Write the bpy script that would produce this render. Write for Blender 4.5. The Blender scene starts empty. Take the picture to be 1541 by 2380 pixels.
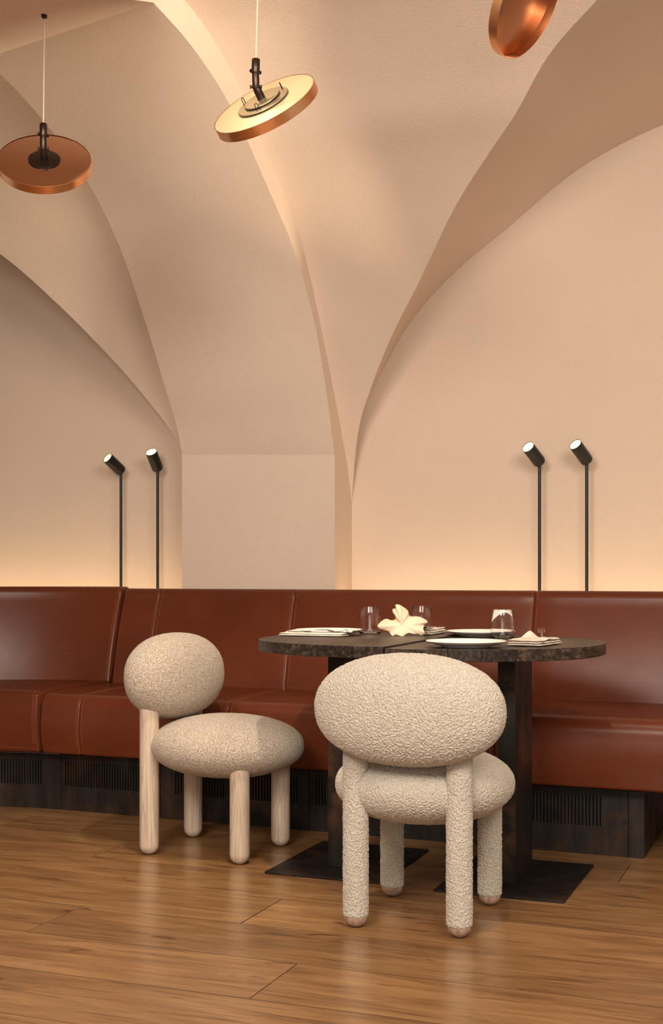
import bpy, bmesh, math, random
import numpy as np
from mathutils import Vector, Matrix, noise

random.seed(7)
C = bpy.context.scene.collection
S = bpy.context.scene
PI = math.pi
TH = math.atan2(1160, 3000)            # the room is turned this much against the camera
HC = 0.97                              # eye height

def W(a, b, z=0.0):                    # room coordinates (along bench, towards wall, up) -> world
    return Vector((a*math.cos(TH)+b*math.sin(TH), -a*math.sin(TH)+b*math.cos(TH), z))

# ------------------------------------------------------------------ camera
cam = bpy.data.cameras.new('camera'); camo = bpy.data.objects.new('camera', cam); C.objects.link(camo)
cam.sensor_fit = 'HORIZONTAL'; cam.sensor_width = 36; cam.lens = 3000/1541*36
cam.shift_y = (1330-1190)/1541
camo.location = (0, 0, HC); camo.rotation_euler = (PI/2, 0, 0)
cam.clip_start = 0.05
S.camera = camo

# ------------------------------------------------------------------ world, exposure, big lights
S.view_settings.view_transform = 'Standard'; S.view_settings.look = 'None'
S.view_settings.gamma = 1; S.view_settings.use_curve_mapping = False
S.view_settings.exposure = -0.12
wd = bpy.data.worlds.new('world'); S.world = wd; wd.use_nodes = True
bg = wd.node_tree.nodes['Background']; bg.inputs[0].default_value = (1.0, 0.88, 0.76, 1); bg.inputs[1].default_value = 0.5

def area(name, loc, target, size, power, col, size_y=None):
    l = bpy.data.lights.new(name, 'AREA'); l.energy = power; l.color = col; l.size = size
    if size_y: l.shape = 'RECTANGLE'; l.size_y = size_y
    o = bpy.data.objects.new(name, l); C.objects.link(o); o.location = loc
    o.rotation_euler = (Vector(target)-Vector(loc)).to_track_quat('-Z', 'Y').to_euler()
    return o
def spot(name, loc, target, power, col, angle=60, blend=.5, radius=.02):
    l = bpy.data.lights.new(name, 'SPOT'); l.energy = power; l.color = col; l.spot_size = math.radians(angle); l.spot_blend = blend; l.shadow_soft_size = radius
    o = bpy.data.objects.new(name, l); C.objects.link(o); o.location = loc
    o.rotation_euler = (Vector(target)-Vector(loc)).to_track_quat('-Z', 'Y').to_euler()
    return o
WARM = (1.0, .90, .78)
# ceiling light behind the camera, then an added fill from the left
area('ceiling_light_front', (1.0, 0.8, 2.68), (-0.1, 5.2, 1.1), 1.5, 138, WARM)
area('left_fill', (-1.2, 0.4, 2.66), (-0.8, 5.6, 1.7), 1.2, 195, WARM)  # unseen fill added to brighten the left walls and vault
# daylight from the glazed front of the room, far behind the camera
area('front_daylight', (-0.6, -1.9, 1.45), (-0.2, 5.0, 1.4), 2.6, 52, (1.0, .92, .84), 1.6)
# ceiling accent beside the rib, washing the rib flank and the middle disc
spot('ceiling_accent', W(-1.25, 3.30, 2.72), W(-1.99, 3.90, 2.80), 30, (1, .87, .66), 62, 1.0, .05)
spot('ceiling_accent', W(-1.72, 3.2, 2.80), W(-1.44, 3.22, 2.24), 3.4, (1, .87, .66), 50, .5, .03)
# LED cove strips lying behind the bench back, facing the wall
def cove(name, a0, a1, power):
    o = area(name, W((a0+a1)/2, 5.23, .80), W((a0+a1)/2, 5.36, 1.3), a1-a0, power, (1.0, .70, .36), .03)
    l = Vector(W(a1, 0)-W(a0, 0)).normalized(); d = (W(0, 5.34, 1.1)-W(0, 5.23, .80)).normalized()
    z = -d; x = l; y = z.cross(x)
    o.rotation_euler = Matrix((x, y, z)).transposed().to_euler()
cove('cove_light_right', -1.97, 1.4, 5.5)
cove('cove_light_left', -4.6, -2.75, 3.2)

# ------------------------------------------------------------------ helpers
def tag(o, label=None, cat=None, group=None, kind=None):
    if label: o['label'] = label
    if cat: o['category'] = cat
    if group: o['group'] = group
    if kind: o['kind'] = kind
    return o
def empty(name, loc=(0, 0, 0), rz=0.0):
    o = bpy.data.objects.new(name, None); C.objects.link(o); o.location = loc; o.rotation_euler = (0, 0, rz); o.empty_display_size = .1
    return o
def link(name, me, mat=None, parent=None, smooth=True, angle=None):
    if mat is not None: me.materials.append(mat)
    if smooth:
        me.polygons.foreach_set('use_smooth', [True]*len(me.polygons))
        if angle is not None:
            me.set_sharp_from_angle(angle=math.radians(angle))
    o = bpy.data.objects.new(name, me); C.objects.link(o)
    if parent is not None: o.parent = parent
    return o
class MB:
    def __init__(s): s.v = []; s.f = []
    def add(s, vs, fs):
        n = len(s.v); s.v += [tuple(p) for p in vs]; s.f += [tuple(n+i for i in q) for q in fs]; return s
    def box(s, x0, x1, y0, y1, z0, z1, M=None):
        vs = [Vector((x, y, z)) for z in (z0, z1) for y in (y0, y1) for x in (x0, x1)]
        if M is not None: vs = [M @ p for p in vs]
        return s.add(vs, [(0, 2, 3, 1), (4, 5, 7, 6), (0, 1, 5, 4), (2, 6, 7, 3), (0, 4, 6, 2), (1, 3, 7, 5)])
    def grid(s, rows, close=False, flip=False):
        n = len(rows[0]); vs = [p for r in rows for p in r]; fs = []
        for i in range(len(rows)-1):
            for j in range(n if close else n-1):
                k = (j+1) % n
                q = (i*n+j, i*n+k, (i+1)*n+k, (i+1)*n+j)
                fs.append(q[::-1] if flip else q)
        return s.add(vs, fs)
    def tube(s, pts, r, n=12, caps=True):
        pts = [Vector(p) for p in pts]; m = len(pts); rs = r if isinstance(r, (list, tuple)) else [r]*m
        t = (pts[1]-pts[0]).normalized(); up = Vector((0, 0, 1)) if abs(t.z) < .9 else Vector((1, 0, 0)); x = t.cross(up).normalized()
        rows = []
        for i in range(m):
            t = (pts[min(i+1, m-1)]-pts[max(i-1, 0)]).normalized(); x = (x-t*x.dot(t)).normalized(); y = t.cross(x)
            rows.append([pts[i]+x*(math.cos(2*PI*j/n)*rs[i])+y*(math.sin(2*PI*j/n)*rs[i]) for j in range(n)])
        b = len(s.v); s.grid(rows, True)
        if caps:
            s.f.append(tuple(b+j for j in range(n))[::-1]); s.f.append(tuple(b+(m-1)*n+j for j in range(n)))
        return s
    def lathe(s, prof, n=48, M=None):      # prof: (r, z); r = 0 at an end closes it
        b = len(s.v); vs = []; idx = []
        for r, z in prof:
            if r < 1e-7: idx.append([len(vs)]*n); vs.append(Vector((0, 0, z)))
            else:
                idx.append([len(vs)+j for j in range(n)]); vs += [Vector((r*math.cos(2*PI*j/n), r*math.sin(2*PI*j/n), z)) for j in range(n)]
        fs = []
        for i in range(len(prof)-1):
            for j in range(n):
                k = (j+1) % n; q = [idx[i][j], idx[i][k], idx[i+1][k], idx[i+1][j]]; u = []
                for e in q:
                    if e not in u: u.append(e)
                if len(u) > 2: fs.append(tuple(u))
        if M is not None: vs = [M @ p for p in vs]
        return s.add(vs, fs)
    def prism(s, poly, z0, z1, M=None):
        n = len(poly); vs = [Vector((x, y, z0)) for x, y in poly]+[Vector((x, y, z1)) for x, y in poly]
        if M is not None: vs = [M @ p for p in vs]
        return s.add(vs, [tuple(range(n))[::-1], tuple(range(n, 2*n))]+[(i, (i+1) % n, n+(i+1) % n, n+i) for i in range(n)])
    def mesh(s, name, fix=True):
        me = bpy.data.meshes.new(name); me.from_pydata(s.v, [], s.f); me.update()
        if fix:
            bm = bmesh.new(); bm.from_mesh(me); bmesh.ops.recalc_face_normals(bm, faces=bm.faces[:]); bm.to_mesh(me); bm.free()
        return me
    def build(s, name, mat, parent=None, smooth=True, angle=35, fix=True):
        return link(name, s.mesh(name, fix), mat, parent, smooth, angle)
def bevel(o, w, seg=2):
    m = o.modifiers.new('bevel', 'BEVEL'); m.width = w; m.segments = seg; m.limit_method = 'ANGLE'; m.angle_limit = math.radians(40); return o
def curve_pts(P, n):                        # smooth resample of a polyline by arc length
    P = np.array(P, float); m = len(P); seg = np.r_[0, np.cumsum(np.linalg.norm(np.diff(P, axis=0), axis=1))]
    T = np.gradient(P, seg, axis=0); out = []
    for s_ in np.linspace(0, seg[-1], n):
        i = min(max(np.searchsorted(seg, s_)-1, 0), m-2); h = seg[i+1]-seg[i]; t = (s_-seg[i])/h
        out.append((2*t**3-3*t**2+1)*P[i]+(t**3-2*t**2+t)*h*T[i]+(-2*t**3+3*t**2)*P[i+1]+(t**3-t**2)*h*T[i+1])
    return np.array(out)

# ------------------------------------------------------------------ materials
class NT:
    def __init__(s, name, **kw):
        s.m = bpy.data.materials.new(name); s.m.use_nodes = True; s.t = s.m.node_tree; s.p = s.t.nodes['Principled BSDF']; s.out = s.t.nodes['Material Output']
        for k, v in kw.items(): s.p.inputs[k.replace('_', ' ')].default_value = v
    def n(s, typ, **kw):
        nd = s.t.nodes.new(typ)
        for k, v in kw.items():
            if hasattr(nd, k): setattr(nd, k, v)
            else: nd.inputs[k.replace('_', ' ')].default_value = v
        return nd
    def l(s, a, b): s.t.links.new(a, b)
    def coords(s, scale=(1, 1, 1), rand=0.0, which='Object'):
        tc = s.n('ShaderNodeTexCoord'); mp = s.n('ShaderNodeMapping'); mp.inputs['Scale'].default_value = scale
        if rand:
            oi = s.n('ShaderNodeObjectInfo'); ad = s.n('ShaderNodeVectorMath', operation='MULTIPLY_ADD')
            s.l(oi.outputs['Random'], ad.inputs[0]); ad.inputs[1].default_value = (rand, rand*1.7, rand*.6); s.l(tc.outputs[which], ad.inputs[2]); s.l(ad.outputs[0], mp.inputs[0])
        else: s.l(tc.outputs[which], mp.inputs[0])
        return mp.outputs[0]
    def noise(s, vec, scale, detail=3, rough=.55, dist=0):
        nd = s.n('ShaderNodeTexNoise'); nd.inputs['Scale'].default_value = scale; nd.inputs['Detail'].default_value = detail; nd.inputs['Roughness'].default_value = rough; nd.inputs['Distortion'].default_value = dist
        s.l(vec, nd.inputs['Vector']); return nd.outputs['Fac']
    def ramp(s, fac, stops, interp='LINEAR'):
        r = s.n('ShaderNodeValToRGB'); e = r.color_ramp.elements; r.color_ramp.interpolation = interp
        while len(e) < len(stops): e.new(.5)
        for k, (p, c) in zip(e, stops): k.position = p; k.color = tuple(c)+(1,) if len(c) == 3 else c
        s.l(fac, r.inputs[0]); return r.outputs[0]
    def mix(s, fac, a, b, blend='MIX'):
        m = s.n('ShaderNodeMix', data_type='RGBA', blend_type=blend)
        for v, i in ((fac, 0), (a, 6), (b, 7)):
            if isinstance(v, (int, float)): m.inputs[i].default_value = v
            elif isinstance(v, tuple): m.inputs[i].default_value = v+(1,) if len(v) == 3 else v
            else: s.l(v, m.inputs[i])
        return m.outputs[2]
    def col(s, c): s.l(c, s.p.inputs['Base Color'])
    def rough(s, fac, lo, hi):
        r = s.n('ShaderNodeMapRange'); r.inputs[3].default_value = lo; r.inputs[4].default_value = hi; s.l(fac, r.inputs[0]); s.l(r.outputs[0], s.p.inputs['Roughness'])
    def bump(s, h, strength, dist):
        b = s.n('ShaderNodeBump'); b.inputs['Strength'].default_value = strength; b.inputs['Distance'].default_value = dist; s.l(h, b.inputs['Height']); s.l(b.outputs[0], s.p.inputs['Normal'])
    def disp(s, h, scale, mid=.5):
        d = s.n('ShaderNodeDisplacement'); d.inputs['Scale'].default_value = scale; d.inputs['Midlevel'].default_value = mid; s.l(h, d.inputs['Height']); s.l(d.outputs[0], s.out.inputs['Displacement']); s.m.displacement_method = 'BOTH'

def m_plaster():
    t = NT('plaster', Roughness=.9, Specular_IOR_Level=.15); v = t.coords()
    big = t.noise(v, 1.3, 3); t.col(t.ramp(big, [(.3, (.63, .50, .405)), (.7, (.68, .54, .437))]))
    t.bump(t.noise(v, 250, 2, .6), .6, .004); return t.m
def m_floor():
    t = NT('oak', Specular_IOR_Level=.5, Coat_Weight=.25, Coat_Roughness=.22)
    v = t.coords((2.2, 30, 30), 7.0); v2 = t.coords((.9, 4.5, 4.5), 7.0); v3 = t.coords((6, 190, 190), 7.0); v4 = t.coords((4.5, 19, 19), 7.0)
    g1 = t.noise(v, 1.6, 6, .62, .9); g2 = t.noise(v2, 2.4, 3, .5, 1.2); g3 = t.noise(v3, 1.0, 3, .6)
    base = t.ramp(g2, [(.28, (.205, .103, .042)), (.5, (.295, .157, .065)), (.75, (.37, .21, .092))])
    gr = t.ramp(g1, [(.34, (.36, .30, .25)), (.45, (.90, .88, .86)), (.66, (1.08, 1.08, 1.06))])
    c = t.mix(.70, base, gr, 'MULTIPLY')
    fine = t.ramp(g3, [(.38, (.62, .58, .52)), (.55, (1, 1, 1))]); c = t.mix(.55, c, fine, 'MULTIPLY')
    kn = t.ramp(t.noise(v4, 1.5, 2, .5, .6), [(.25, (.30, .22, .17)), (.31, (1, 1, 1))]); c = t.mix(.8, c, kn, 'MULTIPLY')
    oi = t.n('ShaderNodeObjectInfo'); c = t.mix(1.0, c, t.ramp(oi.outputs['Random'], [(0, (.86, .85, .84)), (1, (1.1, 1.08, 1.06))]), 'MULTIPLY')
    t.col(c); t.rough(g1, .36, .24); t.bump(g3, .12, .001); return t.m
def m_leather():
    t = NT('leather', Specular_IOR_Level=.28); v = t.coords()
    c = t.ramp(t.noise(v, 2.2, 4, .6), [(.3, (.095, .0205, .0072)), (.7, (.138, .031, .0112))])
    v2 = t.coords((1, 1, 9)); c = t.mix(.25, c, t.ramp(t.noise(v2, 16, 3, .6), [(.35, (.7, .66, .62)), (.65, (1.1, 1.1, 1.1))]), 'MULTIPLY')
    t.col(c); t.rough(t.noise(v, 5, 3), .26, .42)
    b1 = t.noise(v, 420, 2); t.bump(b1, .10, .0008); return t.m
def m_thread(): return NT('thread', Base_Color=(.34, .115, .035, 1), Roughness=.7).m
def m_steel(name='dark_steel', rust=.5, dark=1.0):
    t = NT(name, Metallic=.3, Specular_IOR_Level=.28); v = t.coords((1, 1, 1), 5.0); v2 = t.coords((7, 7, 1.0), 5.0)
    c = t.ramp(t.noise(v2, 3, 5, .65), [(.3, (.012*dark, .010*dark, .009*dark)), (.55, (.026*dark, .021*dark, .018*dark)), (.8, (.052*dark, .041*dark, .034*dark))])
    r = t.ramp(t.noise(v, 5.5, 7, .7, .4), [(.50, (0, 0, 0)), (.66, (1, 1, 1))]); 
    mm = t.n('ShaderNodeMath', operation='MULTIPLY'); t.l(r, mm.inputs[0]); mm.inputs[1].default_value = rust
    c = t.mix(mm.outputs[0], c, (.095, .042, .020)); t.col(c); t.rough(t.noise(v, 14, 4), .30, .60); t.bump(t.noise(v, 60, 4), .08, .001); return t.m
def m_table():
    t = NT('charred_oak', Specular_IOR_Level=.2); v = t.coords((75, 2.2, 75), 6.0); v3 = t.coords((150, 9, 90), 6.0)
    c = t.ramp(t.noise(v, 1.2, 6, .65, .3), [(.35, (.012, .008, .006)), (.52, (.034, .023, .017)), (.72, (.105, .074, .054))])
    oi = t.n('ShaderNodeObjectInfo'); c = t.mix(1.0, c, t.ramp(oi.outputs['Random'], [(0, (.65, .65, .66)), (1, (1.35, 1.3, 1.25))]), 'MULTIPLY')
    t.col(c); g = t.noise(v3, 1, 3); t.rough(g, .28, .48); t.bump(g, .35, .0012); return t.m
def m_ash():
    t = NT('ash_wood', Specular_IOR_Level=.35); v = t.coords((26, 26, 1.3), 4.0); v2 = t.coords((140, 140, 4), 4.0)
    g = t.noise(v, 1.0, 3, .5, 1.5); wv = t.n('ShaderNodeMath', operation='FRACT'); mu = t.n('ShaderNodeMath', operation='MULTIPLY'); t.l(g, mu.inputs[0]); mu.inputs[1].default_value = 7; t.l(mu.outputs[0], wv.inputs[0])
    c = t.ramp(wv.outputs[0], [(0, (.50, .40, .31)), (.6, (.60, .49, .385)), (1, (.40, .30, .225))])
    c = t.mix(.3, c, t.ramp(t.noise(v2, 1, 2), [(.35, (.72, .68, .62)), (.6, (1, 1, 1))]), 'MULTIPLY'); t.col(c); t.p.inputs['Roughness'].default_value = .45; return t.m
def m_foot():
    t = NT('ash_foot', Specular_IOR_Level=.35); v = t.coords((60, 60, 12), 4.0)
    t.col(t.ramp(t.noise(v, 1.0, 3, .5, 1.0), [(.35, (.27, .17, .12)), (.6, (.43, .30, .225))])); t.p.inputs['Roughness'].default_value = .42; return t.m
def m_boucle(name, stops, sc, dsc, bump, csc=1.25):
    t = NT(name, Roughness=.95, Specular_IOR_Level=.12, Sheen_Weight=.25, Sheen_Roughness=.5)
    t.p.inputs['Sheen Tint'].default_value = (1, .93, .82, 1)
    v = t.coords(); nz = t.n('ShaderNodeTexNoise'); nz.inputs['Scale'].default_value = sc*.6; nz.inputs['Detail'].default_value = 2; t.l(v, nz.inputs['Vector'])
    va = t.n('ShaderNodeVectorMath', operation='MULTIPLY_ADD'); t.l(nz.outputs['Color'], va.inputs[0]); va.inputs[1].default_value = (1.1/sc,)*3; t.l(v, va.inputs[2])
    vo = t.n('ShaderNodeTexVoronoi', feature='SMOOTH_F1'); vo.inputs['Scale'].default_value = sc; vo.inputs['Smoothness'].default_value = .6; t.l(va.outputs[0], vo.inputs['Vector'])
    inv = t.n('ShaderNodeMath', operation='SUBTRACT'); inv.inputs[0].default_value = 1.0; t.l(vo.outputs['Distance'], inv.inputs[1])
    n2 = t.noise(v, sc*.22, 3, .6); ad = t.n('ShaderNodeMath', operation='MULTIPLY_ADD'); t.l(n2, ad.inputs[0]); ad.inputs[1].default_value = .7; t.l(inv.outputs[0], ad.inputs[2])
    t.disp(ad.outputs[0], dsc, .95)
    t.col(t.ramp(t.noise(v, sc*csc, 3, .7), stops)); t.bump(t.noise(v, sc*2.6, 3, .7), bump, .0015); return t.m
def m_copper():
    t = NT('copper', Metallic=1.0, Base_Color=(.76, .48, .35, 1)); v = t.coords((1, 1, 1)); t.rough(t.noise(v, 9, 3), .07, .14); return t.m
def m_brushed():
    t = NT('brushed_copper', Metallic=1.0, Base_Color=(.88, .44, .21, 1)); v = t.coords((1, 1, 1)); t.rough(t.noise(v, 30, 3), .26, .38); return t.m
PLASTER = m_plaster(); OAK = m_floor(); LEATHER = m_leather(); THREAD = m_thread(); STEEL = m_steel(); TABLE = m_table(); ASH = m_ash(); FOOT = m_foot(); JOINT = NT('dark_joint', Base_Color=(.05, .025, .012, 1), Roughness=.9).m
COLSTEEL = m_steel('rusty_steel', .95, .7); PLATESTEEL = m_steel('base_steel', .45, .6)
CREAM = m_boucle('cream_boucle', [(.3, (.355, .31, .248)), (.55, (.485, .443, .378)), (.75, (.545, .505, .44))], 180, .0048, .40)
TAUPE = m_boucle('taupe_boucle', [(.36, (.12, .085, .060)), (.49, (.39, .315, .245)), (.60, (.70, .61, .51))], 330, .0021, .6, 1.2)
COPPER = m_copper(); BRUSHED = m_brushed()
DIMCOPPER = NT('dim_copper', Metallic=1.0, Base_Color=(.40, .175, .085, 1), Roughness=.28).m  # copper of the inner dish, dimmer reflection put into a darker colour
PLATEGOLD = NT('dull_brass', Metallic=.8, Base_Color=(.62, .50, .31, 1), Roughness=.36).m
LITCOPPER = NT('lit_copper', Metallic=.5, Base_Color=(.98, .80, .48, 1), Roughness=.45).m  # copper disc top, bright reflected light put into a paler colour
BRONZE = NT('dark_bronze', Metallic=.85, Base_Color=(.050, .034, .026, 1), Roughness=.34).m
BLACK = NT('black_metal', Metallic=.3, Base_Color=(.014, .013, .013, 1), Roughness=.42).m
DARKGAP = NT('black_interior', Base_Color=(.006, .005, .005, 1), Roughness=.9).m
CORD = NT('clear_cord', Base_Color=(.62, .52, .42, 1), Roughness=.3).m
PORCELAIN = NT('porcelain', Base_Color=(.80, .76, .70, 1), Roughness=.16, Specular_IOR_Level=.5).m
GLASS = NT('clear_glass', Base_Color=(1, 1, 1, 1), Roughness=0.0, Transmission_Weight=1.0, IOR=1.38).m
CHROME = NT('stainless', Metallic=1.0, Base_Color=(.62, .57, .52, 1), Roughness=.16).m
def m_linen():
    t = NT('linen', Roughness=.9, Specular_IOR_Level=.1); v = t.coords(); t.col(t.ramp(t.noise(v, 30, 3), [(.3, (.66, .58, .49)), (.7, (.74, .66, .57))])); t.bump(t.noise(v, 700, 2), .3, .0006); return t.m
LINEN = m_linen()
def m_shell():
    t = NT('cream_ceramic', Roughness=.42, Specular_IOR_Level=.4); v = t.coords(); t.col(t.ramp(t.noise(v, 18, 3), [(.3, (.60, .48, .335)), (.7, (.70, .58, .42))])); return t.m
SHELL = m_shell()
def m_glow(strength):
    t = NT('lamp_glow', Base_Color=(1, .9, .7, 1)); t.p.inputs['Emission Color'].default_value = (1, .90, .66, 1); t.p.inputs['Emission Strength'].default_value = strength; return t.m
GLOW = m_glow(14.0)
REFLECTOR = NT('lamp_reflector', Metallic=1.0, Base_Color=(.95, .78, .42, 1), Roughness=.25).m

# ================================================================== STRUCTURE
RZ = -TH
def sroot(o):
    o.rotation_euler = (0, 0, RZ); return o
# ---- floor: a slab under oak planks, boards running along the bench
fl = MB().box(-6.6, 3.2, -2.7, 5.6, -.06, -.014).build('floor', OAK, None, False); sroot(fl); tag(fl, kind='structure')
PW = .2825; B0 = 2.670
known = {0: -1.233, 1: -2.025, 2: -1.52, 3: -.33, 4: -2.35, 5: -.62, 6: -1.9, -1: -.15, -2: -1.0}
prnd = random.Random(3)
for r in range(-19, 11):
    b0 = B0+r*PW; b1 = b0+PW
    if b1 > 5.6: continue
    j = known.get(r, prnd.uniform(-2.2, .2)); L = 2.35
    xs = [-6.6]+[x for x in (j-2*L, j-L, j, j+L) if -6.4 < x < 3.0]+[3.2]
    for x0, x1 in zip(xs[:-1], xs[1:]):
        g = .0009; e = .0005; dz = prnd.uniform(-.0004, .0004)
        m = MB(); X0, X1, Y0, Y1 = x0+g, x1-g, b0+g, b1-g; cx_, cy_ = (X0+X1)/2, (Y0+Y1)/2
        ring = lambda i, z: [(X0+i-cx_, Y0+i-cy_, z), (X1-i-cx_, Y0+i-cy_, z), (X1-i-cx_, Y1-i-cy_, z), (X0+i-cx_, Y1-i-cy_, z)]
        m.grid([ring(0, -.014), ring(0, -.0012), ring(e, 0)], True); m.f.append((8, 9, 10, 11))
        o = m.build('plank', OAK, fl, False); o.data.materials.append(JOINT)
        for p_ in o.data.polygons:
            if abs(p_.normal.z) < .9: p_.material_index = 1
        o.location = (cx_, cy_, dz)
# ---- vault curves in room coordinates
AR, AL, BP, BW, AC = -1.987, -2.723, 5.177, 5.39, -.10
PR = [(5.177, 1.475), (5.085, 1.716), (4.963, 1.968), (4.755, 2.223), (4.46, 2.433), (4.124, 2.635), (3.828, 2.728), (3.585, 2.762)]
PL = [(5.177, 1.499), (5.135, 1.605), (5.023, 1.773), (4.833, 2.05), (4.637, 2.297), (4.343, 2.53), (4.077, 2.645), (3.812, 2.721), (3.715, 2.738)]
PB = [(5.39, 1.28), (5.335, 1.43), (5.266, 1.57), (5.177, 1.728), (5.046, 1.946), (4.916, 2.154), (4.733, 2.364), (4.541, 2.505), (4.413, 2.581), (4.268, 2.685), (4.124, 2.762), (3.956, 2.825), (3.798, 2.855), (3.65, 2.87), (3.5, 2.875)]
NB = 70
pr, pl, pb = curve_pts(PR, NB), curve_pts(PL, NB), curve_pts(PB, NB)
def zb(b): return float(np.interp(b, pb[::-1, 0], pb[::-1, 1]))
# groin plan line as distance from the springing -> b
GA = [(0, 5.39), (.04, 5.32), (.086, 5.248), (.178, 5.155), (.275, 5.069), (.47, 4.919), (.685, 4.713), (.924, 4.473), (1.121, 4.254), (1.304, 4.094), (1.55, 3.86), (1.75, 3.66), (1.887, 3.5)]
FA = [(0, 1.28), (.006, 1.50), (.015, 1.601), (.086, 1.751), (.166, 1.898), (.285, 2.079), (.46, 2.253), (.706, 2.434), (1.017, 2.655), (1.35, 2.792), (1.65, 2.855), (1.887, 2.872)]
ga, fa = curve_pts(GA, 90), curve_pts(FA, 160)
def gb(t): return float(np.interp(t, ga[:, 0], ga[:, 1]))
def gt(b): return float(np.interp(b, ga[::-1, 1], ga[::-1, 0]))
def fz(t): return float(np.interp(t, fa[:, 0], fa[:, 1]))
HB = 1.887
ceil_ = empty('ceiling'); sroot(ceil_); tag(ceil_, kind='structure')
def half_bay(a0, sgn):
    # barrel web between the rib and the groin
    rows = []
    for b, z in pb:
        t1 = gt(b); rows.append([(a0+sgn*t1*k/24, b, z) for k in range(25)])
    MB().grid(rows).build('vault_web', PLASTER, ceil_, fix=False)
    rows = []
    for t in np.r_[np.linspace(0, .3, 40), np.linspace(.32, HB, 60)]:
        b = gb(t); z0 = zb(b); z1 = fz(t); rr = []
        for k in range(15):
            q = k/14; rr.append((a0+sgn*t, b+(BW-b)*q, z0+(z1-z0)*q+.05*math.sin(PI*q)*min(1, t/.8)))
        rows.append(rr)
    MB().grid(rows).build('lunette_vault', PLASTER, ceil_, fix=False)
for a0, s in ((AR, 1), (AR+2*HB, -1), (AL, -1), (AL-2*HB, 1)): half_bay(a0, s)
MB().grid([[(a, b, 2.875-(3.5-b)*.02) for a in np.linspace(-6.6, 3.2, 20)] for b in np.linspace(3.5, -2.7, 12)]).build('crown', PLASTER, ceil_, fix=False)
def wall(name, a0, sgns):
    m = MB()
    rows = []
    for s, off in sgns:
        ts = np.r_[np.linspace(0, .02, 8), np.linspace(.03, HB, 60)]
        rows = [[(a0+s*t if off is None else off+s*t, BW, z) for z in (0, .8, 1.1, fz(t)*.99-.0 if fz(t) > 1.2 else 1.15, fz(t)+.03)] for t in ts]
        m.grid(rows)
    o = m.build(name, PLASTER, None, False, fix=False); sroot(o); tag(o, kind='structure'); return o
wall('wall_right', AR, ((1, AR), (-1, AR+2*HB)))
wall('wall_left', AL, ((-1, AL), (1, AL-2*HB)))
# ---- pier and the rib that springs from it
m = MB(); m.grid([[(AL, BP, 0), (AR, BP, 0)], [(AL, BP, 1.499), (AR, BP, 1.475)]])
pbz = lambda z: float(np.interp(z, pb[:, 1], pb[:, 0])) if z > 1.28 else BW
for A, ztop in ((AR, 1.475), (AL, 1.499)):
    m.grid([[(A, BP, z), (A, pbz(z), z)] for z in (0, .9, 1.28, 1.33, 1.38, 1.43, ztop)])
sp = m.build('wall_back', PLASTER, None, False, fix=False); sroot(sp); tag(sp, kind='structure')
rib = empty('trim_1'); sroot(rib); tag(rib, kind='structure')
rows = []
for i in range(NB):
    rows.append([(AL+(AR-AL)*k/12, pl[i][0]+(pr[i][0]-pl[i][0])*k/12, pl[i][1]+(pr[i][1]-pl[i][1])*k/12) for k in range(13)])
MB().grid(rows).build('rib_soffit', PLASTER, rib, fix=False)
last = rows[-1]
far = [[(p[0], p[1]-d, p[2]-d*.35) for p in last] for d in np.linspace(0, 1.0, 14)]
far += [[(p[0], b, 2.39) for p in last] for b in (2.2, 0, -2.7)]
MB().grid(far).build('rib_soffit', PLASTER, rib, fix=False)
for edge, A in ((pr, AR), (pl, AL)):
    lo = [(A, p[0], p[1]) for p in edge]+[(A, far[i][-1 if A == AR else 0][1], far[i][-1 if A == AR else 0][2]) for i in range(1, len(far))]
    z0 = edge[0][1]; pb2 = curve_pts(np.vstack([[pbz(z0), z0], pb[pb[:, 1] > z0+.01]]), NB)
    hi = [(A, p[0], p[1]) for p in pb2]+[(A, q[1], 2.875-(3.5-q[1])*.02) if q[1] < 3.45 else (A, q[1], zb(q[1])) for q in lo[NB:]]
    MB().grid([[tuple(np.array(l)+(np.array(h)-np.array(l))*k/4) for k in range(5)] for l, h in zip(lo, hi)]).build('rib_side', PLASTER, rib, fix=False)
# ---- wall behind the camera
wf = MB().box(-6.6, 3.2, -2.8, -2.7, 0, 3.0).build('wall_front', PLASTER, None, False); sroot(wf); tag(wf, kind='structure')

# ================================================================== BANQUETTE
def bofs(a):
    o = .027*(-.589-a)
    if a < -2.95: o -= .55*(a+2.95)**2
    return o
def arc(cx, cy, r, a0, a1, n): return [(cx+r*math.cos(math.radians(a0+(a1-a0)*i/n)), cy+r*math.sin(math.radians(a0+(a1-a0)*i/n))) for i in range(n+1)]
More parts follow.
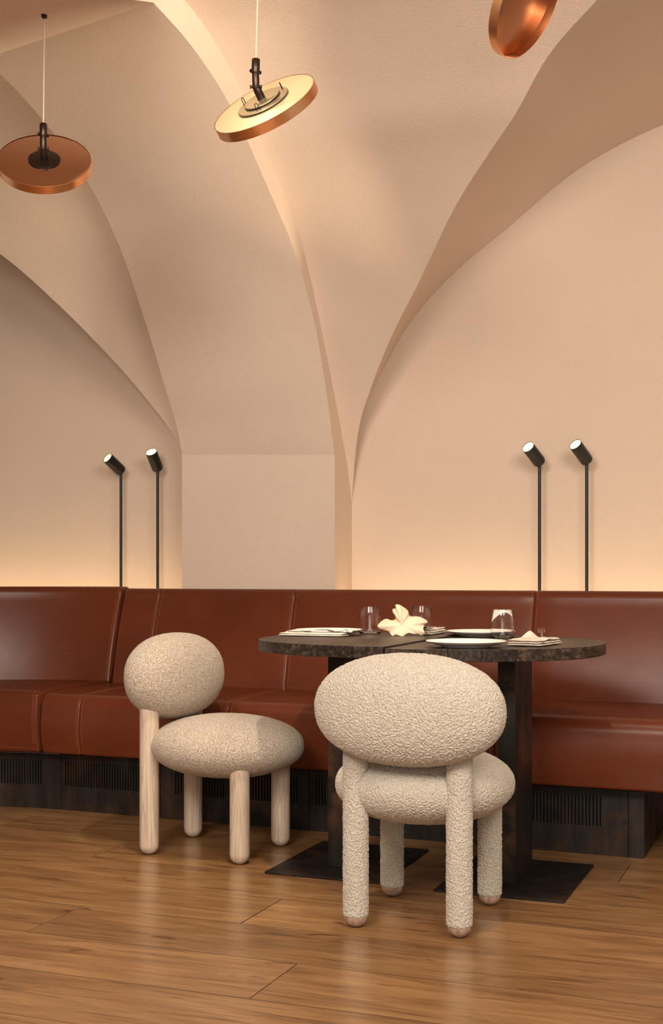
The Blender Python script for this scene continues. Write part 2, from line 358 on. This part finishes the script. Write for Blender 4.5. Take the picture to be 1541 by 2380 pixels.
# cross sections (b, z), closed loops
def back_prof(zt=.897):
    n = 14; f_ = []
    for i in range(n+1):
        q = i/n; z = .44+(zt-.035-.44)*q; f_.append((4.905+.115*q-.012*math.sin(PI*q), z))
    b1 = f_[-1][0]
    return f_+arc(b1+.035, zt-.035, .035, 172, 90, 6)+arc(b1+.060, zt-.03, .03, 80, 0, 4)+[(b1+.090, .44)]
def seat_prof(zt=.480, r=.055, fb=4.365):
    n = 10; top = [(4.97-(4.97-fb-r)*i/n, zt+.006*math.sin(PI*i/n)) for i in range(n+1)]
    front = [(fb-.010*math.sin(PI*i/8)+.006*i/8, zt-r-(zt-r-.252)*i/8) for i in range(9)]
    return top+arc(fb+r, zt-r, r, 98, 172, 7)+front+arc(fb+.018, .252, .012, 200, 270, 3)+[(4.97, .240)]
def panel(name, prof, a0, a1, parent, pinch=.0045, e=.008, n=16):
    prof = [Vector((p[0], p[1])) for p in prof]; m = len(prof); nor = []
    for i in range(m):
        t = (prof[(i+1) % m]-prof[i-1]).normalized(); nor.append(Vector((-t.y, t.x)))
    c = sum(prof, Vector((0, 0)))/m
    if sum((p-c).dot(q) for p, q in zip(prof, nor)) < 0: nor = [-q for q in nor]
    ss = [0, .25*e, .6*e, e]; xs = [a0+s for s in ss]+list(np.linspace(a0+e, a1-e, n+2))[1:-1]+[a1-s for s in ss[::-1]]
    rows = []
    for x in xs:
        d = min(x-a0, a1-x); k = max(0, 1-d/e); off = -pinch*k*k
        rows.append([(x, p.x+q.x*off+bofs(x), p.y+q.y*off) for p, q in zip(prof, nor)])
    mb = MB().grid(rows, True); L = len(xs)
    mb.f.append(tuple(range(m))); mb.f.append(tuple((L-1)*m+i for i in range(m))[::-1])
    return mb.build(name, LEATHER, parent, True, 55)
stitch_r = .0011
def stitches(parent, lines, pitch=.0085):
    m = MB()
    for ln in lines:
        P = curve_pts(ln, max(3, int(sum((Vector(ln[i+1])-Vector(ln[i])).length for i in range(len(ln)-1))/(pitch/2))))
        for i in range(0, len(P)-1, 2):
            p, q = Vector(P[i]), Vector(P[i+1]); d = (q-p); q = p+d*1.25
            m.tube([p, (p+q)/2, q], [stitch_r*.5, stitch_r, stitch_r*.5], 5, False)
    return tag(m.build('stitching', THREAD, parent, True, None, False), kind='stuff')
def along(prof, i0, i1, a, lift=.0008):
    return [(a, prof[i][0]-lift, prof[i][1]+lift*.6) if True else None for i in range(i0, i1)]
def prof_line(prof, i0, i1, a, out): # a stitch row running down the section
    return [(a, p[0]-out*.8+bofs(a), p[1]+out*.6) for p in prof[i0:i1]]
bl = empty('banquette'); sroot(bl); tag(bl, 'curved red-brown leather banquette section on the far left with piped sharp seat edge', 'banquette')
br = empty('banquette'); sroot(br); tag(br, 'long red-brown leather banquette running behind the dark table to the right edge', 'banquette')
bpr, spr = back_prof(), seat_prof()
bpl, spl = back_prof(.905), seat_prof(.488, .022, 4.365)
seams = [-2.968, -2.785, -2.125, -1.088, .45]
for i in range(4):
    panel('backrest_panel', bpr, seams[i], seams[i+1], br); panel('seat_panel', spr, seams[i], seams[i+1], br)
panel('backrest_panel', bpl, -4.6, -2.985, bl, .004, .010, 40); panel('seat_panel', spl, -4.6, -2.985, bl, .004, .010, 40)
rows = []
for s in seams[1:4]:
    for d in (-.0125, .0125):
        rows.append(prof_line(bpr, 2, 22, s+d, -.0003)); rows.append(prof_line(spr, 2, 27, s+d, -.0003))
for d in (.010,): rows.append(prof_line(bpr, 2, 22, seams[0]+d, -.0008)); rows.append(prof_line(spr, 6, 27, seams[0]+d, -.0008))
stitches(br, rows)
rows = [prof_line(bpl, 2, 22, -2.985-.010, -.0004), prof_line(bpl, 2, 22, -2.985-.016, .0002), prof_line(spl, 12, 27, -2.985-.012, -.0002), prof_line(spl, 12, 27, -2.985-.02, .0004)]
xs = np.linspace(-4.5, -3.0, 50)
rows.append([(x, 4.365+.03+bofs(x), .4905) for x in xs]); rows.append([(x, 4.365+.004+bofs(x), .258) for x in xs])
stitches(bl, rows)
# seat piping along the sharp edge of the left section
m = MB().tube([(x, 4.365+.0085+bofs(x), .4815) for x in np.linspace(-4.59, -2.99, 60)], .0042, 8); m.build('piping', LEATHER, bl)
# plinths: steel plates with vent slots over a dark box
def plinth_panel(parent, a0, a1, groups, z0=.0, z1=.226, s0=.098, s1=.200, front=4.457):
    g = .0012; a0 += g; a1 -= g; m = MB(); sw = .0048; pitch = .0123; cuts = []
    for g0, g1 in groups:
        x = g0
        while x+sw < g1: cuts.append((x, x+sw)); x += pitch
    xs = [a0]+[c for cc in cuts for c in cc]+[a1]; T = .003
    full = sorted(set([a0, a1]+list(np.linspace(a0, a1, max(2, int((a1-a0)/.12)+1)))))
    def slab(x0, x1, za, zb_):
        y0, y1 = front+bofs(x0), front+bofs(x1)
        m.add([(x0, y0, za), (x1, y1, za), (x1, y1, zb_), (x0, y0, zb_), (x0, y0+T, za), (x1, y1+T, za), (x1, y1+T, zb_), (x0, y0+T, zb_)],
              [(0, 1, 2, 3), (7, 6, 5, 4), (0, 4, 5, 1), (3, 2, 6, 7), (0, 3, 7, 4), (1, 5, 6, 2)])
    for x0, x1 in zip(full[:-1], full[1:]): slab(x0, x1, z0, s0); slab(x0, x1, s1, z1)
    for i in range(0, len(xs), 2):
        x0, x1 = xs[i], xs[i+1]
        k = max(1, int((x1-x0)/.15)+1)
        for q in range(k): slab(x0+(x1-x0)*q/k, x0+(x1-x0)*(q+1)/k, s0, s1)
    o = m.build('plinth_panel', STEEL, parent, False)
    for x in ((a0+.022, a1-.022) if a1-a0 > .07 else ((a0+a1)/2,)):
        for z in (.207, .018):
            s = MB().lathe([(0, .0012), (.0025, .0010), (.0038, 0), (.0038, -.002)], 10, Matrix.Translation((x, front-.0003+bofs(x), z)) @ Matrix.Rotation(PI/2, 4, 'X'))
            s.build('screw', BLACK, o)
    return o
plinth_panel(bl, -4.0, -3.45, [(-3.95, -3.52)]); plinth_panel(bl, -3.45, -2.932, [(-3.40, -3.016)])
plinth_panel(br, -2.932, -2.468, [(-2.912, -2.50)]); plinth_panel(br, -2.468, -1.827, [(-2.40, -2.185), (-2.10, -1.862)])
plinth_panel(br, -1.827, -1.215, [(-1.80, -1.58)]); plinth_panel(br, -1.215, -.642, [(-1.12, -.727)]); plinth_panel(br, -.642, -.589, [])
# end plate of the plinth, turned into the room depth
MB().box(-.592, -.589, 4.46, 5.0, 0, .226).build('plinth_end', STEEL, br, False)
def core(parent, a0, a1):
    xs = np.linspace(a0, a1, 18)
    sec = [(4.475, .004), (4.475, .2395), (5.02, .2395), (5.02, .004)]
    m = MB().grid([[(x, p[0]+bofs(x), p[1]) for p in sec] for x in xs], True); n = len(xs)
    m.f.append((0, 1, 2, 3)); m.f.append(tuple((n-1)*4+i for i in range(4)))
    return m.build('plinth_box', DARKGAP, parent, False)
core(bl, -4.5, -2.945); core(br, -2.93, -.60)
# slim ledge strip of lighter steel under the left seat
MB().grid([[(x, 4.452+bofs(x), .2265), (x, 4.452+bofs(x), .2285), (x, 4.48+bofs(x), .2285), (x, 4.48+bofs(x), .2265)] for x in np.linspace(-4.0, -2.935, 30)], True).build('ledge_strip', NT('bare_steel', Metallic=.8, Base_Color=(.32, .30, .29, 1), Roughness=.4).m, bl, False)
# second pedestal carrying the seat beyond the right edge of the photo
MB().box(.1, .44, 4.5, 4.98, 0, .2395).build('plinth_box', STEEL, br, False)

# ================================================================== TABLES
CT = (-1.22, 4.05); TA, TB, TN, TT = .56, .47, 2.3, .752
def tb(x): return TB*max(0., 1-abs(x/TA)**TN)**(1/TN)
def half_table(sgn, label, pcx, pcy, ccx, ccy, dz):
    o = W(CT[0], CT[1]); t = empty('dining_table', (o.x, o.y, 0), RZ); tag(t, label, 'table')
    nb = 6; xs0 = np.linspace(.0022, TA, nb+1)
    for i in range(nb):
        x0, x1 = xs0[i]+.0002, xs0[i+1]-.0002
        if i == nb-1: q = (1-np.cos(np.linspace(0, PI/2, 22)))[::-1]; X = x1-(x1-x0)*q; X = np.sort(np.r_[x0, x1-(x1-x0)*(1-np.sin(np.linspace(0, PI/2, 24)))])
        else: X = np.linspace(x0, x1, 7)
        X = np.unique(X)
        lo = [(sgn*x, -tb(x)) for x in X]; hi = [(sgn*x, tb(x)) for x in X[::-1]]
        if i == nb-1: hi = hi[1:]
        b = MB().prism(lo+hi, TT-.036+dz, TT+dz).build('tabletop_board', TABLE, t, False); bevel(b, .0012, 1)
    b = MB().box(-.0275, .0275, -.1225, .1225, .008, TT-.036+dz).build('column', COLSTEEL, t, False); b.location = (ccx, ccy, 0); bevel(b, .0015, 2)
    b = MB().box(-.198, .198, -.255, .255, 0, .008).build('base_plate', PLATESTEEL, t, False); b.location = (pcx, pcy, 0); bevel(b, .001, 1)
    b = MB().box(-.08, .08, -.16, .16, TT-.044+dz, TT-.0362+dz).build('top_bracket', BLACK, t, False); b.location = (ccx, ccy, 0)
    return t
def rel(X, Y):  # world floor point relative to the table centre, room axes
    d = Vector((X, Y, 0))-W(CT[0], CT[1]); return d.x*math.cos(TH)-d.y*math.sin(TH), d.x*math.sin(TH)+d.y*math.cos(TH)
rp, rc = rel(.587, 4.084), rel(.585, 4.105); lp, lc = rel(.0617, 4.317), rel(.058, 4.323)
half_table(1, 'right half of the dark charred-oak table, rusty flat steel column on a square plate', rp[0], rp[1], rc[0], rc[1], -.005)
half_table(-1, 'left half of the dark charred-oak table, rounded end beside the taupe chair', lp[0], lp[1], lc[0], lc[1], 0)

# ================================================================== CHAIRS
def ell(w, t, h, n, tilt, sub):
    bm = bmesh.new(); bmesh.ops.create_icosphere(bm, subdivisions=sub, radius=1); me = bpy.data.meshes.new('pad'); bm.to_mesh(me); bm.free()
    v = np.empty(len(me.vertices)*3, np.float32); me.vertices.foreach_get('co', v); v = v.reshape(-1, 3).astype(float)
    v *= ((np.abs(v)**n).sum(1)**(-1/n))[:, None]; v *= np.array([w, t, h]); v[:, 1] -= tilt*v[:, 2]
    me.vertices.foreach_set('co', v.astype(np.float32).ravel()); me.update(); return me
def capsule(r, z0, z1, n=40, nz=24, dome=True, squash=1.0):
    pr_ = []
    if dome:
        for i in range(11):
            q = PI/2*i/10; pr_.append((r*math.sin(q), z0+r*squash*(1-math.cos(q))))
    else: pr_ += [(0, z0), (r*.9, z0), (r, z0+.004)]
    zs = pr_[-1][1]
    pr_ += [(r, zs+(z1-zs)*i/nz) for i in range(1, nz+1)]+[(0, z1)]
    return MB().lathe(pr_, n)
def chair(label, loc, ang, fabric, wood, sub, boff, soff, legs):
    t = empty('lounge_chair', loc, ang); tag(t, label, 'chair')
    o = link('backrest', ell(.262, .120, .151, 2.2, .03, sub), fabric, t); o.location = (boff[0], boff[1], .604)
    o = link('seat', ell(.252, .266, .107, 2.15, .05, sub), fabric, t); o.location = (soff[0], soff[1], .370)
    for (x, y) in legs:
        back = y < 0; top = .53 if back else .33
        if wood:
            l = capsule(.0335, 0, top, 40, 8).build('leg', ASH, t); l.location = (x, y, 0); l.rotation_euler = (0, 0, x*40)
        else:
            l = capsule(.0355, .030, top, 96, 150 if back else 90, False).build('leg', fabric, t, True, None); l.location = (x, y, 0)
            ft = capsule(.0325, 0, .040, 32, 2, True, .95).build('wooden_foot', FOOT, l); ft.location = (0, 0, 0)
    return t
chair('cream boucle chair with upholstered legs seen from behind in front of the table', (.2626, 3.6504, 0), math.radians(70.45-90), CREAM, False, 7, (.018, -.222), (-.006, .031),
      [(-.146, -.175), (.146, -.180), (-.149, .178), (.149, .175)])
chair('taupe speckled chair with bare pale wooden legs at the left end of the table', (-.4051, 4.5105, 0), math.radians(-25.34-90), TAUPE, True, 6, (-.014, -.172), (.005, .050),
      [(-.156, -.187), (.156, -.172), (-.155, .175), (.155, .184)])

# ================================================================== TABLE SETTING
def tpos(x, y, z=TT): p = W(CT[0]+x, CT[1]+y, z); return p
def plate(label, x, y, r, dz):
    p = tpos(x, y, TT+dz+.0003)
    prof = [(0, .004), (r*.50, .004), (r*.56, .0005), (r*.60, 0), (r*.62, .003), (r*.80, .0085), (r*.985, .0165), (r, .0182), (r*.992, .0196), (r*.80, .0120), (r*.66, .0085), (r*.55, .0068), (0, .0066)]
    o = MB().lathe(prof, 72).build('dinner_plate', PORCELAIN, None, True, 60); o.location = p; tag(o, label, 'plate', 'dinner plates on the table')
plate('white plate behind the napkin at the left end of the table', -.41, .14, .117, 0)
plate('white plate at the front of the table, right behind the cream chair', .207, -.318, .120, -.005)
plate('white plate at the back of the table near the banquette', .084, .33, .120, -.005)
def tumbler(label, x, y, dz):
    prof = [(0, .0005), (.030, .0005), (.0375, .004), (.0405, .011), (.0400, .022), (.0378, .050), (.0352, .0965), (.0348, .0975), (.0343, .0965), (.0369, .050), (.0391, .022), (.0393, .011), (.036, .0055), (0, .0048)]
    o = MB().lathe(prof, 64).build('tumbler', GLASS, None, True, 60); o.location = tpos(x, y, TT+dz); tag(o, label, 'glass', 'water tumblers on the table')
tumbler('clear glass tumbler left of the white shell ornament', -.293, .24, 0)
tumbler('clear glass tumbler standing behind the white shell ornament', -.141, .36, 0)
tumbler('clear glass tumbler on the right half of the table beside the folded napkin', .193, .197, -.005)

def napkin(label, x, y, lx, ly, rz, layers, thick, dz, seed, peaks=()):
    rnd = random.Random(seed); n = empty('napkin', tpos(x, y, TT+dz+.0004), RZ+rz); tag(n, label, 'napkin')
    rows_all = MB()
    for k in range(layers):
        sx, sy = lx*(1-.03*k), ly*(1-.04*k); ox, oy = rnd.uniform(-.003, .003), rnd.uniform(-.003, .003)
        N, M_ = 30, 20; z0 = k*thick; top = []; bot = []
        for j in range(M_+1):
            rt, rb = [], []
            for i in range(N+1):
                u_, v_ = i/N*2-1, j/M_*2-1
                ex, ey = 1-abs(u_)**8, 1-abs(v_)**8; e = max(0, min(ex, ey))**.5
                w = .0015*noise.noise(Vector((u_*2.2+seed, v_*2.2, k*.7)))+.0012*k*noise.noise(Vector((u_*1.3, v_*3+seed, k)))
                wob = .0025*noise.noise(Vector((v_*3, u_*3, seed+k)))
                X, Y = sx/2*u_+ox+wob, sy/2*v_+oy+wob
                zc = z0+thick*.5+(w if k else 0)
                if k == layers-1:
                    for (pu, pv, ph, ps) in peaks: zc += ph*math.exp(-((u_-pu)**2+(v_-pv)**2*.6)/ps)
                rt.append((X, Y, zc+thick*.46*e+.0002)); rb.append((X, Y, max(.0, zc-thick*.46*e)))
            top.append(rt); bot.append(rb)
        rows_all.grid(top); rows_all.grid(bot, flip=True)
    rows_all.build('folded_cloth', LINEN, n, True, 60)
    return n
def ribbon(pts, widths, th, mat_, name, parent=None):   # flat metal strip along x with z profile
    m = MB(); rows = []
    for (x, z), w in zip(pts, widths): rows.append([(x, -w/2, z), (x, w/2, z), (x, w/2*.9, z+th), (x, -w/2*.9, z+th)])
    m.grid(rows, True); n = len(rows); m.f.append((0, 1, 2, 3)); m.f.append(tuple((n-1)*4+i for i in range(4)))
    return m
def fork(label, x, y, z, rz, ry=0.0):
    m = ribbon([(-.10, .001), (-.085, .0012), (-.03, .003), (.02, .008), (.04, .0085), (.055, .006), (.066, .004)], [.010, .013, .009, .006, .007, .020, .023], .0022, CHROME, 'fork')
    for k in range(4):
        yy = (k-1.5)*.0062; rows = []
        for q in range(7):
            s = q/6; xx = .0655+.045*s; zz = .004-.002*math.sin(PI*s)+.006*s*s; w = .0034*(1-.45*s)
            rows.append([(xx, yy-w/2, zz), (xx, yy+w/2, zz), (xx, yy+w/2, zz+.0018), (xx, yy-w/2, zz+.0018)])
        m.grid(rows, True); b = len(m.v); m.f.append(tuple(range(b-4, b)))
    o = m.build('fork', CHROME, None, True, 40); o.location = tpos(x, y, z); o.rotation_euler = (0, ry, RZ+rz); tag(o, label, 'fork'); return o
def knife(label, x, y, z, rz, ry=0.0):
    m = ribbon([(-.105, .001), (-.09, .001), (-.02, .0015), (.0, .0015), (.03, .0018), (.08, .0018), (.105, .0018), (.112, .0018)], [.009, .012, .012, .010, .018, .019, .012, .003], .0026, CHROME, 'knife')
    o = m.build('table_knife', CHROME, None, True, 40); o.location = tpos(x, y, z); o.rotation_euler = (0, ry, RZ+rz); tag(o, label, 'knife'); return o
def spoon(label, x, y, z, rz, ry=0.0):
    m = ribbon([(-.10, .002), (-.085, .002), (-.02, .004), (.03, .008), (.045, .007)], [.010, .013, .008, .006, .007], .002, CHROME, 'spoon'); rows = []
    for i in range(13):
        s = i/12; xx = .044+.058*s; w = .0205*math.sqrt(max(.02, 1-(2*s-1.0)**2))*(1.05-.25*s)+.001; r_ = []
        for j in range(11):
            q = j/10*2-1; r_.append((xx, w*q, .0075-.0085*(1-q*q)*math.sqrt(max(0, 1-(2*s-1)**2))))
        rows.append(r_)
    m.grid(rows); m.grid([[(p[0], p[1], p[2]-.0012) for p in r] for r in rows], flip=True)
    o = m.build('spoon', CHROME, None, True, 50); o.location = tpos(x, y, z); o.rotation_euler = (0, ry, RZ+rz); tag(o, label, 'spoon'); return o
napkin('folded off-white napkin lying at the left rounded end of the table', -.425, .040, .236, .075, 0.0, 2, .0062, 0, 3, ((-.62, .5, .008, .10),))
fork('steel fork lying on the left napkin, tines towards the tumbler', -.415, .030, TT+.0130, .05)
knife('steel knife lying on the left napkin behind the fork', -.405, .056, TT+.0130, .10)
napkin('crumpled folded linen napkin at the right end of the table', .375, -.135, .110, .19, -.15, 3, .0068, -.005, 8, ((-.72, .70, .020, .10), (.7, -.1, .005, .1)))
fork('steel fork lying on the right crumpled napkin, tines towards the wall', .392, -.115, TT+.0170, 1.80, -.12)
napkin('narrow rolled napkin between the back tumbler and the back plate', -.083, .33, .032, .20, 0, 3, .0072, 0, 12)
spoon('steel spoon resting on the rolled napkin beside the shell ornament', -.083, .315, TT+.0222, -PI/2-.05)
# raised corner of the right napkin: the turned-up fold
# ruffled shell ornament
def shell():
    # outline of the ruffled piece, metres, x to the right and z up, seen from the front
    O = [(-.086, .033), (-.073, .048), (-.054, .057), (-.036, .052), (-.024, .056), (-.025, .067), (-.033, .080), (-.033, .090), (-.021, .094), (-.024, .105), (-.015, .107), (.004, .098), (.019, .086), (.027, .067), (.05, .066), (.069, .061), (.088, .046), (.075, .034), (.072, .025), (.077, .008), (.069, .002), (.054, .006), (.036, .008), (.019, .011), (.004, .001), (-.019, .004), (-.034, .002), (-.046, .014), (-.065, .020), (-.080, .025), (-.086, .033)]
    P = curve_pts(O, 200)[:-1]; n, k = len(P), 20; cx0, cz0 = 0.0, .038; rows_f = []; rows_b = []
    for i in range(k+1):
        q = i/k; rf, rb = [], []
        for j in range(n):
            dx, dz = P[j][0]-cx0, P[j][1]-cz0; a = math.atan2(dz, dx); x, z = cx0+dx*q, cz0+dz*q
            up, down, side = max(0, math.sin(a)), max(0, -math.sin(a)), abs(math.cos(a))
            y = -.016*(1-q*q)+.022*q*q*up+.010*q**2.5*side                       # domed, upper petal leaning back, wings swept back
            y += -.040*q**2.2*down                                              # skirt flaring forward to the table
            fl = math.sin(9*a+.8)*.7+math.sin(15*a+2.0)*.45; y += .0105*q**4*fl*(.55+.7*down)
            y -= .0075*math.exp(-((x+.006)/.006)**2)*up*q*(1.15-q)*2            # central rib of the petal
            y += .006*math.exp(-((z-.045-.1*abs(x))/.008)**2)*min(1, abs(x)/.02)  # furrow between wing and skirt
            rf.append((x, y, max(z, .0012))); rb.append((x, y+.0032+.010*(1-q), max(z, .0012)))
        rows_f.append(rf); rows_b.append(rb)
    m = MB().grid(rows_f, True); m.grid(rows_b, True, True); kf = k*n; kb = (k+1)*n+k*n
    m.f += [(kf+j, kf+(j+1) % n, kb+(j+1) % n, kb+j) for j in range(n)]
    o = m.build('shell_ornament', SHELL, None, True, 70, True); o.location = tpos(-.150, .165, TT+.0003); o.rotation_euler = (0, 0, -.05)
    tag(o, 'cream ruffled shell ornament standing between the tumblers at the table centre', 'ornament')
shell()

# ================================================================== SPOT LAMPS behind the bench
def view_dir(px, py, c, ix, iy):       # unit vector: c towards the camera, rest along (ix, iy) on the picture (y up)
    r = Vector(((px-770.5)/3000, 1, (1330-py)/3000)).normalized(); ex = r.cross(Vector((0, 0, 1))).normalized(); ey = ex.cross(r).normalized()
    k = math.sqrt(1-c*c)/math.hypot(ix, iy); return (-r*c+ex*(ix*k)+ey*(iy*k)).normalized()
def spot_lamp(label, a, ztop, px, py, c, ix, iy, power, beam=None, cone=40, group='floor spot lamps behind the banquette'):
    p = W(a, 5.30); t = empty('spot_lamp', p, RZ); tag(t, label, 'lamp', group)
    MB().lathe([(0, 0), (.045, 0), (.045, .010), (.042, .012), (0, .012)], 32).build('base', BLACK, t)
    MB().tube([(0, 0, .010), (0, 0, .5), (0, 0, 1.0), (0, 0, ztop)], .0068, 14).build('pole', BLACK, t)
    d = Matrix.Rotation(-RZ, 3, 'Z') @ view_dir(px, py, c, ix, iy)
    M = Matrix.Translation((0, 0, ztop+.012)) @ d.to_track_quat('Z', 'Y').to_matrix().to_4x4() @ Matrix.Translation((0, 0, -.006))
    R, L = .0265, .105
    h = MB().lathe([(0, -.004), (R*.6, -.003), (R*.9, .003), (R, .012), (R, L), (R*.94, L), (R*.94, L-.004)], 40, M).build('head', BLACK, t)
    MB().lathe([(R*.92, L-.003), (R*.75, L-.022), (R*.45, L-.040), (0, L-.042)], 40, M).build('reflector', REFLECTOR, h)
    MB().lathe([(0, L-.010), (R*.5, L-.011), (R*.74, L-.014), (R*.72, L-.024)], 28, M).build('bulb', GLOW, h)
    wl = Matrix.Translation(p) @ Matrix.Rotation(RZ, 4, 'Z') @ M @ Vector((0, 0, L+.004)); wd_ = view_dir(px, py, c, ix, iy)
    spot('lamp_beam', wl, beam or wl+wd_, power, (1, .84, .60), cone, 1.0, .03)
spot_lamp('leftmost black spot lamp, head tilted far left, left of the pier', -3.11, 1.435, 250, 1060, .45, -.73, .69, 34, W(-3.25, 4.1, 2.75), 52)
spot_lamp('black spot lamp with near-upright head next to the pier', -2.915, 1.440, 355, 1055, .55, -.36, .93, 24)
spot_lamp('left one of the two black spot lamps on the right wall', -1.125, 1.415, 1230, 1045, .60, -.60, .80, 105, W(-2.2, 4.08, 2.72), 36)
spot_lamp('rightmost black spot lamp, close to the right edge', -.930, 1.415, 1345, 1040, .56, -.57, .82, 30, Vector((.50, 3.50, 2.50)), 44)

# ================================================================== PENDANT DISCS
def world_at(px, py, d): return Vector(((px-770.5)*d/3000, d, HC+(1330-py)*d/3000))
def frame_from(nrm, hint=Vector((1, 0, 0))):
    z = nrm; x = (hint-z*hint.dot(z)).normalized(); return Matrix((x, z.cross(x), z)).transposed().to_4x4()
def pendant(label, px, py, d, nrm, attach, style, topmat, R=.150):
    c = world_at(px, py, d); t = empty('pendant_lamp', attach); tag(t, label, 'lamp', None)
    F = Matrix.Translation(c-attach) @ frame_from(nrm); H = .18*R
    MB().lathe([(0, 0), (R-.0025, 0), (R-.0012, -.0006), (R-.0012, -.0025), (0, -.0025)], 96, F).build('top_plate', topmat, t, True, 40)
    MB().lathe([(R-.0012, .0008), (R, .0002), (R, -H), (R-.0012, -H-.0006), (R-.0022, -H), (R-.0022, -.0028)], 96, F).build('rim', BRUSHED, t, True, 40)
    MB().lathe([(R-.0024, -.0045), (R-.004, -.006), (0, -.006)], 96, F).build('inner_dish', DIMCOPPER, t, True, 60)
    up = Vector((0, 0, 1)); base = Vector((0, 0, 0))
    if style == 'plate':
        MB().lathe([(0, .0045), (.046, .0045), (.0478, .0032), (.0478, .0006), (0, .0006)], 56, F).build('mount_plate', BRONZE, t, True, 40); z0 = .0045
    else:
        pl_ = MB().lathe([(0, .0075), (.073, .0075), (.0742, .0062), (.0742, .0040), (0, .0040)], 64, F).build('mount_plate', PLATEGOLD, t, True, 40)
        MB().lathe([(0, .0145), (.051, .0145), (.052, .0135), (.052, .0105), (0, .0105)], 56, F).build('mount_disc', PLATEGOLD, t, True, 40)
        for rr, zz in ((.0745, .0040), (.0523, .0105)):
            MB().lathe([(rr-.002, zz-.0022), (rr, zz-.0018), (rr+.0004, zz+.0012), (rr-.001, zz+.0014)], 64, F).build('plate_edge', BLACK, pl_)
        MB().lathe([(.02, .0105), (.02, .0075)], 24, F).build('spacer', BRONZE, t); z0 = .0145
        for ang in style:
            ca, sa = math.cos(math.radians(ang)), math.sin(math.radians(ang)); pts = []
            for k in range(13):
                q = PI*k/12; off = .0045*math.cos(q); hh = .0075+.015+.0045*math.sin(q) if 0 < k < 12 else .0075
                pts.append(F @ Vector((ca*.063-sa*off, sa*.063+ca*off, hh)))
            MB().tube(pts, .0011, 8).build('hook', BLACK, pl_)
    # knuckle joint: foot along the disc normal, then a link, then the cord socket
    n = (F.to_3x3() @ Vector((0, 0, 1))).normalized(); p0 = F @ Vector((0, 0, z0)); p1 = p0+n*.034
    dirc = (Vector((0, 0, 0))-p1).normalized(); mid = (n*.12+dirc*.88).normalized(); p2 = p1+mid*.040; dirc = (Vector((0, 0, 0))-p2).normalized(); p3 = p2+dirc*.034
    MB().tube([p0, p0+n*.002, p1-n*.006, p1-n*.004, p1+n*.006], [.0112, .0112, .0112, .0100, .0085], 20).build('joint_foot', BRONZE, t, True, 40)
    MB().tube([p1-mid*.007, p1-mid*.004, p2-mid*.004, p2+mid*.006], [.0080, .0098, .0098, .0078], 20).build('joint_link', BRONZE, t, True, 40)
    MB().tube([p2-dirc*.007, p2-dirc*.004, p3-dirc*.002, p3], [.0090, .0112, .0112, .0102], 20).build('cord_socket', BRONZE, t, True, 40)
    side = mid.cross(Vector((0, 1, 0))).normalized(); s2 = mid.cross(side).normalized()
    for p, s in ((p1, side), (p2, (side*.8+s2*.6).normalized())):
        MB().tube([p-s*.0165, p-s*.0125, p-s*.012, p+s*.012, p+s*.0125, p+s*.0165], [.0048, .0048, .003, .003, .0048, .0048], 12).build('bolt', BRONZE, t, True, 40)
    MB().tube([p3, p3*.66, p3*.33, base], .0022, 8).build('cord', CORD, t)
    MB().lathe([(0, -.006), (.005, -.006), (.009, -.001), (.009, .004), (0, .004)], 20).build('ceiling_hook', BRONZE, t)
    return c, n
L_at = world_at(103, 39, 3.86)
cL, nL = pendant('copper disc pendant on the far left with one dark round mount plate', 103, 372, 3.87, view_dir(103, 376, .54, -.087, .996), L_at, 'plate', COPPER, .139)
cM, nM = pendant('copper disc pendant, its top coloured as if lit, with three small hooks, tilted, in the middle', 613, 240, 3.52, view_dir(613, 246, .29, -.45, .893), Vector((-.190, 3.50, 2.862)), (150, 20, 262), LITCOPPER)
cR, nR = pendant('steeply tilted copper disc pendant cut by the top edge, showing its open underside', 1213, -2, 3.50, -view_dir(1213, 0, .47, .917, -.40), Vector((.46, 3.47, 2.872)), 'plate', COPPER)
# light thrown down by the discs' undersides
for nm, c, n, tg, pw in (('disc_light_left', cL, nL, (-.6, 4.2, 0), 30), ('disc_light_middle', cM, nM, (-.2, 4.35, .5), 85), ('disc_light_right', cR, nR, (.35, 3.9, .7), 42)):
    p = c-n*.05; spot(nm, p, tg, pw, (1, .86, .68), 62, .5, .03)
